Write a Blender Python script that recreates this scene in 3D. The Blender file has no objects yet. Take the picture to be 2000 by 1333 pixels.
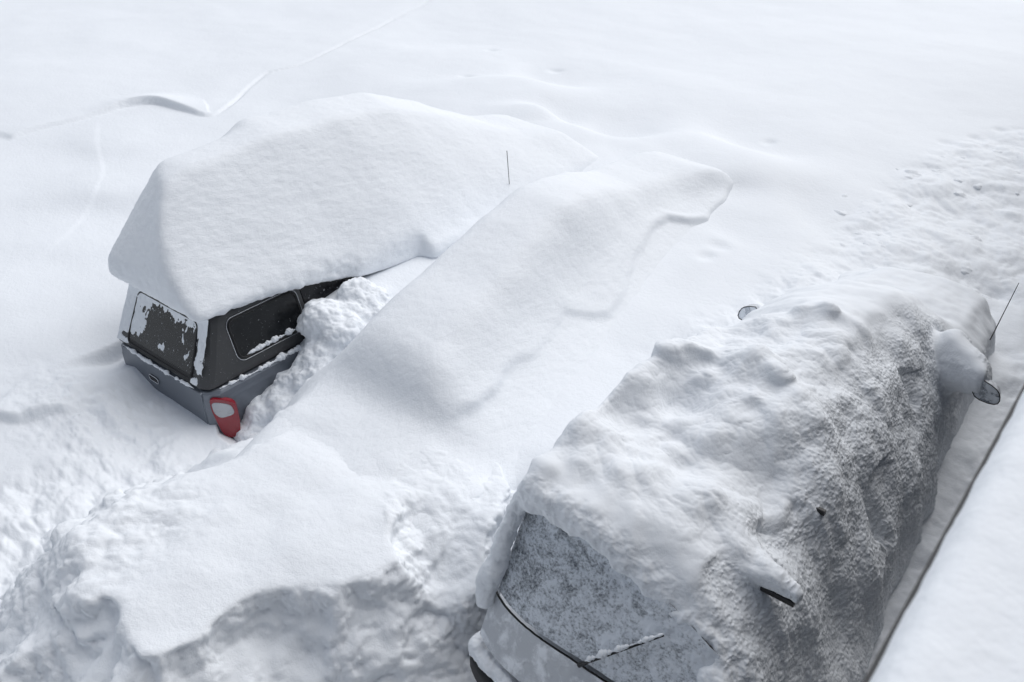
import bpy, math
import numpy as np
from mathutils import Vector

# ------------------------------------------------------------------ basics
for_scene = bpy.context.scene
COL = for_scene.collection
FOC = 1720.0; YAW = math.radians(38.8); PIT = math.radians(32.4); CAMZ = 6.4
CF = np.array([-math.sin(YAW)*math.cos(PIT), math.cos(YAW)*math.cos(PIT), -math.sin(PIT)])
CR = np.array([math.cos(YAW), math.sin(YAW), 0.0]); CU = np.cross(CR, CF); CC = np.array([0, 0, CAMZ])

def ray(px, py): return CF + CR*(px-1000)/FOC + CU*(666.5-py)/FOC
def at_z(px, py, z): d = ray(px, py); return CC + d*((z-CAMZ)/d[2])
def at_x(px, py, x): d = ray(px, py); return CC + d*(x/d[0])
def at_y(px, py, y): d = ray(px, py); return CC + d*(y/d[1])
def at_plane(px, py, p0, n): d = ray(px, py); return CC + d*(np.dot(np.array(p0)-CC, n)/np.dot(d, n))
def line_z(pts, z): return np.array([at_z(a, b, z)[:2] for a, b in pts])

# ------------------------------------------------------------------ noise
def _h(ix, iy, iz, seed):
    n = (ix.astype(np.uint32)*np.uint32(374761393) + iy.astype(np.uint32)*np.uint32(668265263)
         + iz.astype(np.uint32)*np.uint32(2147483647) + np.uint32((seed*974634757) & 0xffffffff))
    n = (n ^ (n >> np.uint32(13)))*np.uint32(1274126177)
    n = (n ^ (n >> np.uint32(16)))*np.uint32(2246822519)
    return n ^ (n >> np.uint32(15))
_G = np.random.RandomState(5).normal(size=(256, 3)); _G /= np.linalg.norm(_G, axis=1)[:, None]; _G = _G.astype(np.float32)

def perlin(p, seed=0):
    p = np.asarray(p, np.float32); i = np.floor(p); f = p-i; i = i.astype(np.int64)
    u = f*f*f*(f*(f*6-15)+10); out = np.zeros(len(p), np.float32)
    for a in (0, 1):
        for b in (0, 1):
            for c in (0, 1):
                g = _G[_h(i[:, 0]+a, i[:, 1]+b, i[:, 2]+c, seed) & np.uint32(255)]
                dt = g[:, 0]*(f[:, 0]-a)+g[:, 1]*(f[:, 1]-b)+g[:, 2]*(f[:, 2]-c)
                w = (u[:, 0] if a else 1-u[:, 0])*(u[:, 1] if b else 1-u[:, 1])*(u[:, 2] if c else 1-u[:, 2])
                out += w*dt
    return out*1.6

def fbm(p, scale, octs=4, seed=0, gain=0.5, lac=2.03):
    a = 1.0; s = scale; o = np.zeros(len(p), np.float32)
    for k in range(octs):
        o += a*perlin(p*np.float32(s), seed+k*17); a *= gain; s *= lac
    return o

def billow(p, scale, octs=4, seed=0, gain=0.5, lac=2.03):
    a = 1.0; s = scale; o = np.zeros(len(p), np.float32)
    for k in range(octs):
        o += a*(np.abs(perlin(p*np.float32(s), seed+k*17))*2-0.55); a *= gain; s *= lac
    return o

def worley(p, scale, seed=0):
    p = np.asarray(p, np.float32)*np.float32(scale); i = np.floor(p).astype(np.int64); best = np.full(len(p), 9, np.float32)
    for a in (-1, 0, 1):
        for b in (-1, 0, 1):
            for c in (-1, 0, 1):
                j = i+np.array([a, b, c])
                h = _h(j[:, 0], j[:, 1], j[:, 2], seed)
                q = np.stack([(h & np.uint32(1023))/1023., ((h >> np.uint32(10)) & np.uint32(1023))/1023., ((h >> np.uint32(20)) & np.uint32(1023))/1023.], 1).astype(np.float32)
                d = ((j+q-p)**2).sum(1); best = np.minimum(best, d)
    return np.sqrt(best)

def ss(x, a, b):
    t = np.clip((x-a)/(b-a), 0, 1); return t*t*(3-2*t)

# ------------------------------------------------------------------ mesh helpers
def link_mesh(name, V, F, mat, parent=None, smooth=True, loc=None):
    """V (n,3) world coordinates, F (m,k) faces or list of lists"""
    me = bpy.data.meshes.new(name)
    V = np.asarray(V, np.float64)
    if isinstance(F, np.ndarray):
        k = F.shape[1]; m = len(F)
        me.vertices.add(len(V)); me.loops.add(m*k); me.polygons.add(m)
        me.loops.foreach_set('vertex_index', F.astype(np.int32).ravel())
        me.polygons.foreach_set('loop_start', np.arange(0, m*k, k, dtype=np.int32))
    ob = bpy.data.objects.new(name, me)
    off = np.zeros(3)
    if parent is not None:
        off = np.array(parent.matrix_world.translation if parent.parent is None else parent['_wl'])
        ob.parent = parent
        ob['_wl'] = list(off)
        if parent.parent is None and parent.type == 'MESH': pass
    elif loc is not None:
        off = np.array(loc); ob.location = loc
    if isinstance(F, np.ndarray):
        me.vertices.foreach_set('co', (V-off).astype(np.float32).ravel())
        me.update(calc_edges=True)
    else:
        me.from_pydata([tuple(v) for v in V-off], [], F)
    me.validate()
    me.polygons.foreach_set('use_smooth', np.full(len(me.polygons), smooth))
    if mat: me.materials.append(mat)
    COL.objects.link(ob)
    return ob

def thing(name, label, cat, loc, group=None):
    o = bpy.data.objects.new(name, None); COL.objects.link(o); o.location = loc
    o.empty_display_size = 0.2
    o['label'] = label; o['category'] = cat
    if group: o['group'] = group
    bpy.context.view_layer.update()
    return o

def vnormals(V, F):
    n = np.zeros_like(V)
    a, b, c, d = (V[F[:, k]] for k in range(4))
    fn = np.cross(c-a, d-b)
    for k in range(4):
        for j in range(3): n[:, j] += np.bincount(F[:, k], fn[:, j], len(V))
    return n/np.maximum(np.linalg.norm(n, axis=1), 1e-9)[:, None]

def laplace(V, F, it=1, lam=0.5):
    for _ in range(it):
        s = np.zeros_like(V); w = np.zeros(len(V))
        for k in range(4):
            for o in (1, 3):
                nb = V[F[:, (k+o) % 4]]
                for j in range(3): s[:, j] += np.bincount(F[:, k], nb[:, j], len(V))
            w += 2*np.bincount(F[:, k], minlength=len(V))
        V = V+lam*(s/np.maximum(w, 1)[:, None]-V)
    return V

# ------------------------------------------------------------------ volume -> surface
class Vol:
    def __init__(s, lo, hi, h):
        s.lo = np.array(lo, float); s.h = h
        s.n = np.ceil((np.array(hi)-s.lo)/h).astype(int)+1
        s.x, s.y, s.z = (s.lo[k]+np.arange(s.n[k])*h for k in range(3))
        s.v = np.zeros(s.n, np.float32)
    def loft(s, stations, floor=None, ramp=None):
        """solid under a lofted top surface: stations = [(y, [(x, z) ...])]"""
        Y = [a for a, _ in stations]
        P = np.array([np.interp(s.x, [q[0] for q in p], [q[1] for q in p], left=-9, right=-9) for _, p in stations])
        H = np.empty((s.n[0], s.n[1]))
        for i in range(s.n[0]): H[i] = np.interp(s.y, Y, P[:, i], left=-9, right=-9)
        return H
    def fill(s, H, floor):
        Z = s.z[None, None, :]
        top = np.clip((H[:, :, None]-Z)/s.h+.5, 0, 1)
        if floor is not None: top *= np.clip((Z-floor[:, :, None])/s.h+.5, 0, 1)
        s.v = np.maximum(s.v, top.astype(np.float32))
    def ellipsoid(s, c, r, add=True):
        c = np.array(c); r = np.array(r)
        a = [np.searchsorted((s.x, s.y, s.z)[k], c[k]-r[k]*1.2) for k in range(3)]
        b = [np.searchsorted((s.x, s.y, s.z)[k], c[k]+r[k]*1.2) for k in range(3)]
        X, Y, Z = np.meshgrid(s.x[a[0]:b[0]], s.y[a[1]:b[1]], s.z[a[2]:b[2]], indexing='ij')
        d = np.sqrt(((X-c[0])/r[0])**2+((Y-c[1])/r[1])**2+((Z-c[2])/r[2])**2)
        o = np.clip((1-d)*min(r)/s.h+.5, 0, 1)
        t = s.v[a[0]:b[0], a[1]:b[1], a[2]:b[2]]
        s.v[a[0]:b[0], a[1]:b[1], a[2]:b[2]] = np.maximum(t, o) if add else np.minimum(t, 1-o)
    def blur(s, sig):
        r = max(1, int(math.ceil(2.2*sig/s.h))); k = np.exp(-.5*(np.arange(-r, r+1)*s.h/sig)**2); k = (k/k.sum()).astype(np.float32)
        for ax in range(3):
            p = np.pad(s.v, [(r, r) if a == ax else (0, 0) for a in range(3)], mode='edge'); o = np.zeros_like(s.v)
            L = s.v.shape[ax]
            for j in range(2*r+1):
                sl = [slice(None)]*3; sl[ax] = slice(j, j+L); o += k[j]*p[tuple(sl)]
            s.v = o
    def mesh(s, iso=.5):
        v = np.pad(s.v, 1)-iso; lo = s.lo-s.h
        sg = v > 0
        c = np.zeros(tuple(d-1 for d in v.shape), np.uint8)
        nx, ny, nz = c.shape
        cor = [(a, b, d) for a in (0, 1) for b in (0, 1) for d in (0, 1)]
        for a, b, d in cor: c += sg[a:a+nx, b:b+ny, d:d+nz]
        act = np.argwhere((c > 0) & (c < 8))
        idx = np.full(c.shape, -1, np.int32); idx[tuple(act.T)] = np.arange(len(act))
        acc = np.zeros((len(act), 3)); cnt = np.zeros(len(act))
        for p in cor:
            for ax in range(3):
                if p[ax]: continue
                q = list(p); q[ax] = 1
                va = v[tuple((act+p).T)]; vb = v[tuple((act+q).T)]
                m = (va > 0) != (vb > 0)
                t = np.where(m, va/np.where(m, va-vb, 1), 0)
                pos = np.repeat(np.array([p], float), len(act), 0); pos[:, ax] += t
                acc[m] += pos[m]; cnt += m
        V = lo+(act+acc/cnt[:, None])*s.h
        Fs = []
        for ax in range(3):
            b1, b2 = [(1, 2), (2, 0), (0, 1)][ax]
            sl0 = [slice(1, -1)]*3; sl0[ax] = slice(0, -1); sl1 = [slice(1, -1)]*3; sl1[ax] = slice(1, None)
            A = sg[tuple(sl0)]; B = sg[tuple(sl1)]
            e = np.argwhere(A != B); fl = A[tuple(e.T)]
            e[:, b1] += 1; e[:, b2] += 1
            def cell(d1, d2):
                q = e.copy(); q[:, b1] -= d1; q[:, b2] -= d2; return idx[tuple(q.T)]
            Q = np.stack([cell(1, 1), cell(0, 1), cell(0, 0), cell(1, 0)], 1)
            Q[~fl] = Q[~fl][:, ::-1]; Fs.append(Q)
        return V, np.concatenate(Fs)

# ------------------------------------------------------------------ polyline tools
def poly_dist(P, line):
    """signed distance (left of travel +) and arc parameter 0..1 of points P (n,2) to an open polyline"""
    P = np.asarray(P, float); best = np.full(len(P), 1e9); sd = np.zeros(len(P)); par = np.zeros(len(P)); bperp = np.zeros(len(P))
    seg = np.diff(line, axis=0); L = np.linalg.norm(seg, axis=1); cum = np.concatenate([[0], np.cumsum(L)])
    for k in range(len(seg)):
        w = P-line[k]; t = np.clip((w@seg[k])/(L[k]**2), 0, 1); q = w-t[:, None]*seg[k]
        d = np.hypot(q[:, 0], q[:, 1])
        cr = seg[k][0]*w[:, 1]-seg[k][1]*w[:, 0]; pp = np.abs(cr)/L[k]
        m = (d < best-1e-7) | ((np.abs(d-best) <= 1e-7) & (pp > bperp))
        best[m] = d[m]; bperp[m] = pp[m]; sd[m] = (np.sign(cr)*d)[m]; par[m] = ((cum[k]+t*L[k])/cum[-1])[m]
    return sd, par

def step(P, line, amp, length, w=0.03, taper=.08, side=1):
    """a fracture: rises sharply by amp across the line and fades over length on that side"""
    sd, par = poly_dist(P, line); sd = sd*side
    mean = np.mean(amp)
    if np.ndim(amp): 
        c = np.concatenate([[0], np.cumsum(np.linalg.norm(np.diff(line, axis=0), axis=1))]); amp = np.interp(par, c/c[-1] if len(c) == len(amp) else np.linspace(0, 1, len(amp)), amp)
    t = ss(par, 0.0005, taper)*ss(1-par, 0.0005, taper)
    k = ss(sd, .05, .35*length)
    return (amp*t*(1-k)+mean*k*(t**.5))*ss(sd, -w, w)*np.exp(-np.maximum(sd, 0)/length)

def in_poly(P, poly):
    P = np.asarray(P); n = len(poly); ins = np.zeros(len(P), bool)
    for k in range(n):
        a = poly[k]; b = poly[(k+1) % n]
        c = (a[1] > P[:, 1]) != (b[1] > P[:, 1])
        xx = (b[0]-a[0])*(P[:, 1]-a[1])/np.where(b[1] == a[1], 1e-9, b[1]-a[1])+a[0]
        ins ^= c & (P[:, 0] < xx)
    return ins

def poly_sd(P, poly):
    """distance to a closed polygon, negative inside"""
    d, _ = poly_dist(P, np.vstack([poly, poly[:1]])); d = np.abs(d)
    return np.where(in_poly(P, poly), -d, d)

# ------------------------------------------------------------------ materials
class NT:
    def __init__(s, name):
        s.m = bpy.data.materials.new(name); s.m.use_nodes = True; s.t = s.m.node_tree
        s.b = s.t.nodes['Principled BSDF']; s.out = s.t.nodes['Material Output']
    def n(s, typ, **kw):
        nd = s.t.nodes.new(typ)
        for k, v in kw.items():
            if k in nd.inputs: nd.inputs[k].default_value = v
            else: setattr(nd, k, v)
        return nd
    def l(s, a, b): s.t.links.new(a, b)

def noise_node(N, co, scale, detail=3, rough=.55, dist=0):
    nd = N.n('ShaderNodeTexNoise', Scale=scale, Detail=detail, Roughness=rough, Distortion=dist); N.l(co, nd.inputs['Vector']); return nd

SNOW = (0.835, 0.862, 0.895, 1)
def snow_mat(name, col=SNOW, bumps=((55, .012, .5), (170, .006, .35)), stretch=(1, 1, 1), rot=(0, 0, 0), steep=False):
    N = NT(name); b = N.b
    tc = N.n('ShaderNodeTexCoord'); mp = N.n('ShaderNodeMapping'); N.l(tc.outputs['Object'], mp.inputs['Vector'])
    mp.inputs['Scale'].default_value = stretch; mp.inputs['Rotation'].default_value = rot
    co = mp.outputs['Vector']
    cn = noise_node(N, co, 1.7, 4)
    mx = N.n('ShaderNodeMix', data_type='RGBA'); N.l(cn.outputs['Fac'], mx.inputs[0])
    mx.inputs[6].default_value = tuple(c*.965 for c in col[:3])+(1,); mx.inputs[7].default_value = col
    N.l(mx.outputs[2], b.inputs['Base Color'])
    b.inputs['Roughness'].default_value = .62; b.inputs['Specular IOR Level'].default_value = .25
    prev = None; mask = None
    if steep:   # snow flung against upright faces sticks in grains; level snow is smooth
        ge = N.n('ShaderNodeNewGeometry'); sz = N.n('ShaderNodeSeparateXYZ'); N.l(ge.outputs['Normal'], sz.inputs[0])
        mask = N.n('ShaderNodeMapRange'); mask.interpolation_type = 'SMOOTHSTEP'; N.l(sz.outputs['Z'], mask.inputs['Value'])
        mask.inputs['From Min'].default_value = .92; mask.inputs['From Max'].default_value = .45; mask.inputs['To Min'].default_value = .22; mask.inputs['To Max'].default_value = 1
    for sc, dist, st in bumps:
        nn = noise_node(N, co, sc, 3, .6)
        bp = N.n('ShaderNodeBump', Strength=st, Distance=dist); N.l(nn.outputs['Fac'], bp.inputs['Height'])
        if mask:
            ml = N.n('ShaderNodeMath', operation='MULTIPLY'); N.l(mask.outputs[0], ml.inputs[0]); ml.inputs[1].default_value = st; N.l(ml.outputs[0], bp.inputs['Strength'])
        if prev: N.l(prev.outputs[0], bp.inputs['Normal'])
        prev = bp
    N.l(prev.outputs[0], b.inputs['Normal'])
    return N.m

M = {}
M['fresh'] = snow_mat('fresh_snow', bumps=((26, .02, .35), (85, .008, .35)), stretch=(1, .55, 1), rot=(0, 0, .35))
M['ground'] = snow_mat('ground_snow', bumps=((18, .02, .3), (80, .008, .3)))
M['rough'] = snow_mat('shovelled_snow', bumps=((24, .02, .28), (90, .010, .35)))
M['rime'] = snow_mat('wind_packed_snow', bumps=((46, .015, .35), (110, .008, .35)), steep=True)
M['ledge'] = snow_mat('ledge_snow', bumps=((9, .03, .3), (60, .006, .25)))

def plain(name, col, rough=.5, metal=0, coat=0, spec=.5):
    N = NT(name); b = N.b
    tc = N.n('ShaderNodeTexCoord'); nn = noise_node(N, tc.outputs['Object'], 14, 4)
    mx = N.n('ShaderNodeMix', data_type='RGBA'); N.l(nn.outputs['Fac'], mx.inputs[0])
    mx.inputs[6].default_value = tuple(c*.88 for c in col)+(1,); mx.inputs[7].default_value = tuple(min(1, c*1.1) for c in col)+(1,)
    N.l(mx.outputs[2], b.inputs['Base Color']); b.inputs['Roughness'].default_value = rough; b.inputs['Metallic'].default_value = metal
    b.inputs['Coat Weight'].default_value = coat; b.inputs['Coat Roughness'].default_value = .08; b.inputs['Specular IOR Level'].default_value = spec
    return N.m

def flecked(name, col, rough, layers, metal=0, coat=0, spec=.5, thick=.01):
    """a hard surface with snow stuck to it; layers = [(scale, threshold, softness, stretch, rot)]"""
    N = NT(name); b = N.b
    tc = N.n('ShaderNodeTexCoord'); fac = None
    for sc, th, so, st, ro in layers:
        mp = N.n('ShaderNodeMapping'); N.l(tc.outputs['Object'], mp.inputs['Vector'])
        mp.inputs['Scale'].default_value = st; mp.inputs['Rotation'].default_value = ro
        nn = noise_node(N, mp.outputs['Vector'], sc, 5, .62, .25)
        mr = N.n('ShaderNodeMapRange'); mr.interpolation_type = 'SMOOTHSTEP'
        mr.inputs['From Min'].default_value = th-so; mr.inputs['From Max'].default_value = th+so
        N.l(nn.outputs['Fac'], mr.inputs['Value'])
        if fac is None: fac = mr.outputs[0]
        else:
            mm = N.n('ShaderNodeMath', operation='MAXIMUM'); N.l(fac, mm.inputs[0]); N.l(mr.outputs[0], mm.inputs[1]); fac = mm.outputs[0]
    mx = N.n('ShaderNodeMix', data_type='RGBA'); N.l(fac, mx.inputs[0])
    mx.inputs[6].default_value = tuple(col)+(1,); mx.inputs[7].default_value = SNOW
    N.l(mx.outputs[2], b.inputs['Base Color'])
    r = N.n('ShaderNodeMapRange'); N.l(fac, r.inputs['Value']); r.inputs['To Min'].default_value = rough; r.inputs['To Max'].default_value = .7
    N.l(r.outputs[0], b.inputs['Roughness'])
    if metal:
        r2 = N.n('ShaderNodeMapRange'); N.l(fac, r2.inputs['Value']); r2.inputs['To Min'].default_value = metal; r2.inputs['To Max'].default_value = 0
        N.l(r2.outputs[0], b.inputs['Metallic'])
    b.inputs['Specular IOR Level'].default_value = spec
    bp = N.n('ShaderNodeBump', Strength=.7, Distance=thick); N.l(fac, bp.inputs['Height']); N.l(bp.outputs[0], b.inputs['Normal'])
    return N.m

ONE = (1, 1, 1); NOR = (0, 0, 0)
SPK = [(70, .705, .03, ONE, NOR), (130, .72, .03, ONE, (1, 2, 0))]
M['paint'] = flecked('grey_blue_paint', (.165, .182, .21), .36, [(95, .76, .03, ONE, NOR)], metal=.35)
M['canopy'] = flecked('dark_grey_canopy', (.048, .049, .051), .5, SPK)
M['glass'] = flecked('dark_glass', (.006, .007, .008), .12, SPK, spec=.35)
M['cabglass'] = flecked('cab_glass', (.006, .006, .008), .15, SPK+[(22, .70, .06, ONE, NOR)], spec=.35)
M['rear_glass'] = flecked('dark_rear_glass', (.012, .013, .014), .2, SPK+[(38, .68, .08, ONE, NOR)], spec=.35)
M['seal'] = plain('black_rubber', (.012, .012, .013), .6)
M['chrome'] = plain('bright_trim', (.55, .56, .58), .25, .9)
M['red'] = plain('red_lens', (.25, .004, .014), .15, 0, .6)
M['clear'] = flecked('clear_lens', (.42, .43, .45), .12, [(20, .66, .1, (1, 1, 3), NOR)], metal=.3)
M['black'] = plain('black_plastic', (.015, .015, .016), .5)
M['bar'] = plain('black_bar', (.01, .01, .011), .45)
M['wall'] = plain('dark_slate_wall', (.045, .05, .058), .85)
M['trim'] = plain('dark_roof_edge', (.03, .03, .033), .6)
M['white_paint'] = flecked('white_paint', (.52, .54, .57), .3, [(9, .55, .12, (1, 1, 1), NOR)])
def frosted():
    N = NT('frosted_van_glass'); b = N.b; tc = N.n('ShaderNodeTexCoord')
    mp = N.n('ShaderNodeMapping'); N.l(tc.outputs['Object'], mp.inputs['Vector']); mp.inputs['Scale'].default_value = (1, .8, 1.3); mp.inputs['Rotation'].default_value = (0, .6, 0)
    a = noise_node(N, mp.outputs[0], 48, 4, .65); c = noise_node(N, mp.outputs[0], 7, 4, .55, .6)
    sx = N.n('ShaderNodeSeparateXYZ'); N.l(tc.outputs['Object'], sx.inputs[0])
    m1 = N.n('ShaderNodeMath', operation='MULTIPLY_ADD'); N.l(c.outputs['Fac'], m1.inputs[0]); m1.inputs[1].default_value = .8; N.l(a.outputs['Fac'], m1.inputs[2])
    m2 = N.n('ShaderNodeMath', operation='MULTIPLY_ADD'); N.l(sx.outputs['X'], m2.inputs[0]); m2.inputs[1].default_value = .11; N.l(m1.outputs[0], m2.inputs[2])
    mr = N.n('ShaderNodeMapRange'); mr.interpolation_type = 'SMOOTHSTEP'; N.l(m2.outputs[0], mr.inputs['Value'])
    mr.inputs['From Min'].default_value = .55; mr.inputs['From Max'].default_value = .99
    mx = N.n('ShaderNodeMix', data_type='RGBA'); N.l(mr.outputs[0], mx.inputs[0]); mx.inputs[6].default_value = (.15, .165, .185, 1); mx.inputs[7].default_value = (.72, .76, .81, 1)
    N.l(mx.outputs[2], b.inputs['Base Color']); b.inputs['Roughness'].default_value = .6; b.inputs['Specular IOR Level'].default_value = .3
    bp = N.n('ShaderNodeBump', Strength=.6, Distance=.008); N.l(mr.outputs[0], bp.inputs['Height']); N.l(bp.outputs[0], b.inputs['Normal'])
    return N.m
M['van_glass'] = frosted()
M['mirror'] = flecked('mirror_glass', (.45, .48, .52), .12, [(9, .46, .05, ONE, NOR)], metal=.7)

# ------------------------------------------------------------------ SNOW GROUND
CTRL = [  # (pixel x, pixel y of the photograph, height)
 (30, 150, 1.35), (200, 90, 1.3), (420, 60, 1.25), (650, 30, 1.2), (60, 330, 1.1), (260, 260, 1.2), (430, 200, 1.2),
 (60, 560, .95), (150, 450, 1.0), (230, 350, 1.15), (150, 620, .92), (100, 760, .85), (60, 880, .8), (200, 780, .82), (330, 860, .62), (430, 890, .55),
 (490, 850, .58), (250, 720, .84), (60, 1000, .75), (20, 1150, .7), (60, 1280, .6),
 (900, 60, 1.15), (1100, 150, 1.15), (1300, 100, 1.1), (1600, 60, 1.1), (1900, 60, 1.1), (1200, 260, 1.15), (1500, 280, 1.1), (1100, 240, 1.2),
 (760, 540, 1.28), (830, 520, 1.3), (660, 640, 1.25), (540, 760, .95), (600, 800, 1.15),
 (1450, 450, 1.2), (1340, 500, 1.27), (1300, 560, 1.27), (1150, 680, 1.3), (1060, 740, 1.31), (1000, 800, 1.32), (900, 860, 1.34), (950, 920, 1.3), (1050, 840, 1.28), (1230, 620, 1.28), (1200, 680, 1.27), (1250, 300, 1.45), (1050, 205, 1.62), (990, 165, 1.5), (1090, 250, 1.55), (1130, 300, 1.5), (920, 130, 1.3), (1400, 310, 1.42), (1330, 290, 1.42), (1370, 470, 1.26), (1450, 400, 1.22),
 (1650, 430, 1.05), (1800, 330, 1.0), (1950, 280, .95), (1950, 420, .85), (1750, 500, 1.1), (1550, 560, 1.25), (1400, 650, 1.3),
 (1960, 600, .8), (1980, 700, .75), (1930, 850, .6), (1850, 1000, .45), (1750, 1200, .4), (700, 960, 1.4), (860, 1000, 1.2), (870, 1150, .8), (800, 1300, .45), (600, 1300, .5), (960, 1100, .6), (900, 1280, .4)]
CP = np.array([list(at_z(a, b, z)) for a, b, z in CTRL])

_rear = [at_y(a, b, 3.78)-np.array([0, 0, .03]) for a, b in ((208, 676), (225, 706), (262, 716), (300, 757), (350, 790), (420, 836))]
_old = [at_y(a, b, 3.78) for a, b in ((212, 688), (225, 700), (262, 712), (300, 752), (350, 785), (420, 828))]
_side = [at_x(a, b, -7.1) for a, b in ((472, 862), (503, 826), (524, 772), (540, 725), (575, 712), (606, 662), (618, 605), (690, 556))]
DUG = np.array([list(p) for p in _rear+_side]+[[-7.08, 6.35, 1.44], [-6.98, 7.2, 1.42], [-6.75, 8.2, 1.38]])
CRACK_FAR = line_z([(10, 268), (60, 252), (150, 233), (205, 220), (250, 208), (300, 203), (345, 212), (410, 232), (450, 205), (510, 146), (545, 140), (580, 132), (640, 104), (740, 52), (830, 4), (900, -30)], 1.2)
CRACK_LEFT = line_z([(205, 225), (190, 255), (193, 300), (207, 350), (190, 385), (140, 440), (60, 500), (-40, 520)], 1.1)
CRACK_LOW = line_z([(-40, 812), (40, 822), (110, 806), (165, 800)], .85)
RUBBLE = line_z([(1270, 700), (1420, 600), (1560, 500), (1660, 400), (1790, 290), (1960, 225), (2200, 200), (2300, 500), (2000, 560), (1900, 560), (1600, 640), (1450, 720)], 1.15)
LEFTROUGH = line_z([(-80, 1400), (-80, 960), (60, 930), (180, 900), (330, 870), (420, 880), (330, 930), (160, 1040), (120, 1150), (140, 1400)], .7)
FEET = line_z([(1955, 246), (1935, 285), (1880, 300), (1850, 275), (1905, 262), (1940, 548), (1960, 545), (1975, 655), (1990, 720), (1960, 790), (1500, 292), (1400, 512), (1375, 535), (1085, 152), (960, 118), (912, 180), (640, 885)], 1.0)

def chaikin(L, n=2):
    L = np.asarray(L, float)
    for _ in range(n): L = np.vstack([L[:1], np.stack([.75*L[:-1]+.25*L[1:], .25*L[:-1]+.75*L[1:]], 1).reshape(-1, L.shape[1]), L[-1:]])
    return L
CR_FAR = CRACK_FAR[7:]
_c = chaikin(np.column_stack([CRACK_FAR, [.05, .06, .04, .07, .13, .15, .13, .03, .012, .012, .012, .012, .012, .012, .012, .012]]))
CRACK_FAR = _c[:, :2]; CR_AMP = list(_c[:, 2]); CR_FAR = chaikin(CR_FAR); CRACK_LEFT = chaikin(CRACK_LEFT); RUBBLE = chaikin(np.vstack([RUBBLE, RUBBLE[:1]]))[:-1]

def ground(P2, fine=True):
    x, y = P2[:, 0], P2[:, 1]
    num = np.zeros(len(P2)); den = np.zeros(len(P2))
    for c in CP:
        w = 1/((x-c[0])**2+(y-c[1])**2+.10)**1.9
        num += w*c[2]; den += w
    far = 1/(26.0**2)**1.9
    z = (num+far*1.1)/(den+far)
    P3 = np.stack([x, y, np.zeros_like(x)], 1)
    sdg, pdg = poly_dist(P2, DUG[:, :2]); Ld = np.concatenate([[0], np.cumsum(np.linalg.norm(np.diff(DUG[:, :2], axis=0), axis=1))]); Ld /= Ld[-1]
    kd = np.exp(-(np.abs(sdg)/.42)**2); z = z*(1-kd)+kd*np.interp(pdg, Ld, DUG[:, 2])
    wob = .10*np.stack([perlin(P3*1.3, 3), perlin(P3*1.3, 9)], 1)+.025*np.stack([perlin(P3*6, 3), perlin(P3*6, 9)], 1)
    Q = P2+wob*.5
    z += .055*fbm(P3, .22, 3, 41)+.007*fbm(P3, 1.3, 3, 7)
    Qs = P2+.05*np.stack([perlin(P3*.9, 3), perlin(P3*.9, 9)], 1)
    z += step(Qs, CRACK_FAR, CR_AMP, 2.0, .04, .01, 1)
    sdc, pc = poly_dist(Qs, CR_FAR)
    z -= .035*np.exp(-((sdc+.03)/.03)**2)*ss(pc, 0, .05)
    z += step(Qs, CRACK_LEFT, .010, 1.6, .05, .25, -1)
    z += step(Q, CRACK_LOW, .10, .5, .05, .15, 1)
    if fine:
        m = 1-ss(poly_sd(Q, RUBBLE), -.45, .25)
        i = m > 0
        q = P3[i]
        qw = q+.05*np.stack([perlin(q*2.1, 22), perlin(q*2.1, 23), 0*q[:, 0]], 1).astype(np.float32); z[i] += m[i]*(.06*billow(qw, .8, 6, 21, .55)+.02*fbm(qw, 4, 3, 24)*ss(q[:, 1], 13, 9))
        m = 1-ss(poly_sd(Q, LEFTROUGH), -.3, .2)
        i = m > 0; q = P3[i]
        z[i] += m[i]*(.05*billow(q, 1.5, 5, 31, .55)+.03*(.5-worley(q, 3.6, 8)))
        # dug-out trench round the pickup: chunky sides
        m = np.exp(-((x+6.55)/.36)**2-((y-4.6)/1.1)**2)
        i = m > .03; q = P3[i]
        z[i] += m[i]*(.10*billow(q, 2.2, 5, 51, .55)+.06*(.5-worley(q, 4.2, 3)))
        m = .8*np.exp(-((x+7.9)/1.0)**2-((y-3.0)/.55)**2); i = m > .03; q = P3[i]
        qw = q+.04*np.stack([perlin(q*2.5, 65), perlin(q*2.5, 66), 0*q[:, 0]], 1).astype(np.float32); z[i] += m[i]*(.07*billow(qw, 2.0, 6, 61, .58)+.02*fbm(qw, 9, 3, 63))
        for k, (a, b) in enumerate(FEET):
            d = np.hypot((x-a)/(.16 if k % 2 else .11), (y-b)/.14); z -= .035*np.exp(-d**2.5)
        # walked strip between the van and the wall
        m = np.exp(-((x+.55)/.35)**2)*ss(y, 4, 6)
        z += m*.05*fbm(P3, 2.6, 4, 71)
        z -= .12*np.exp(-((x+6.85)/.30)**2-((y-3.68)/.30)**2)
    return z

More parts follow.
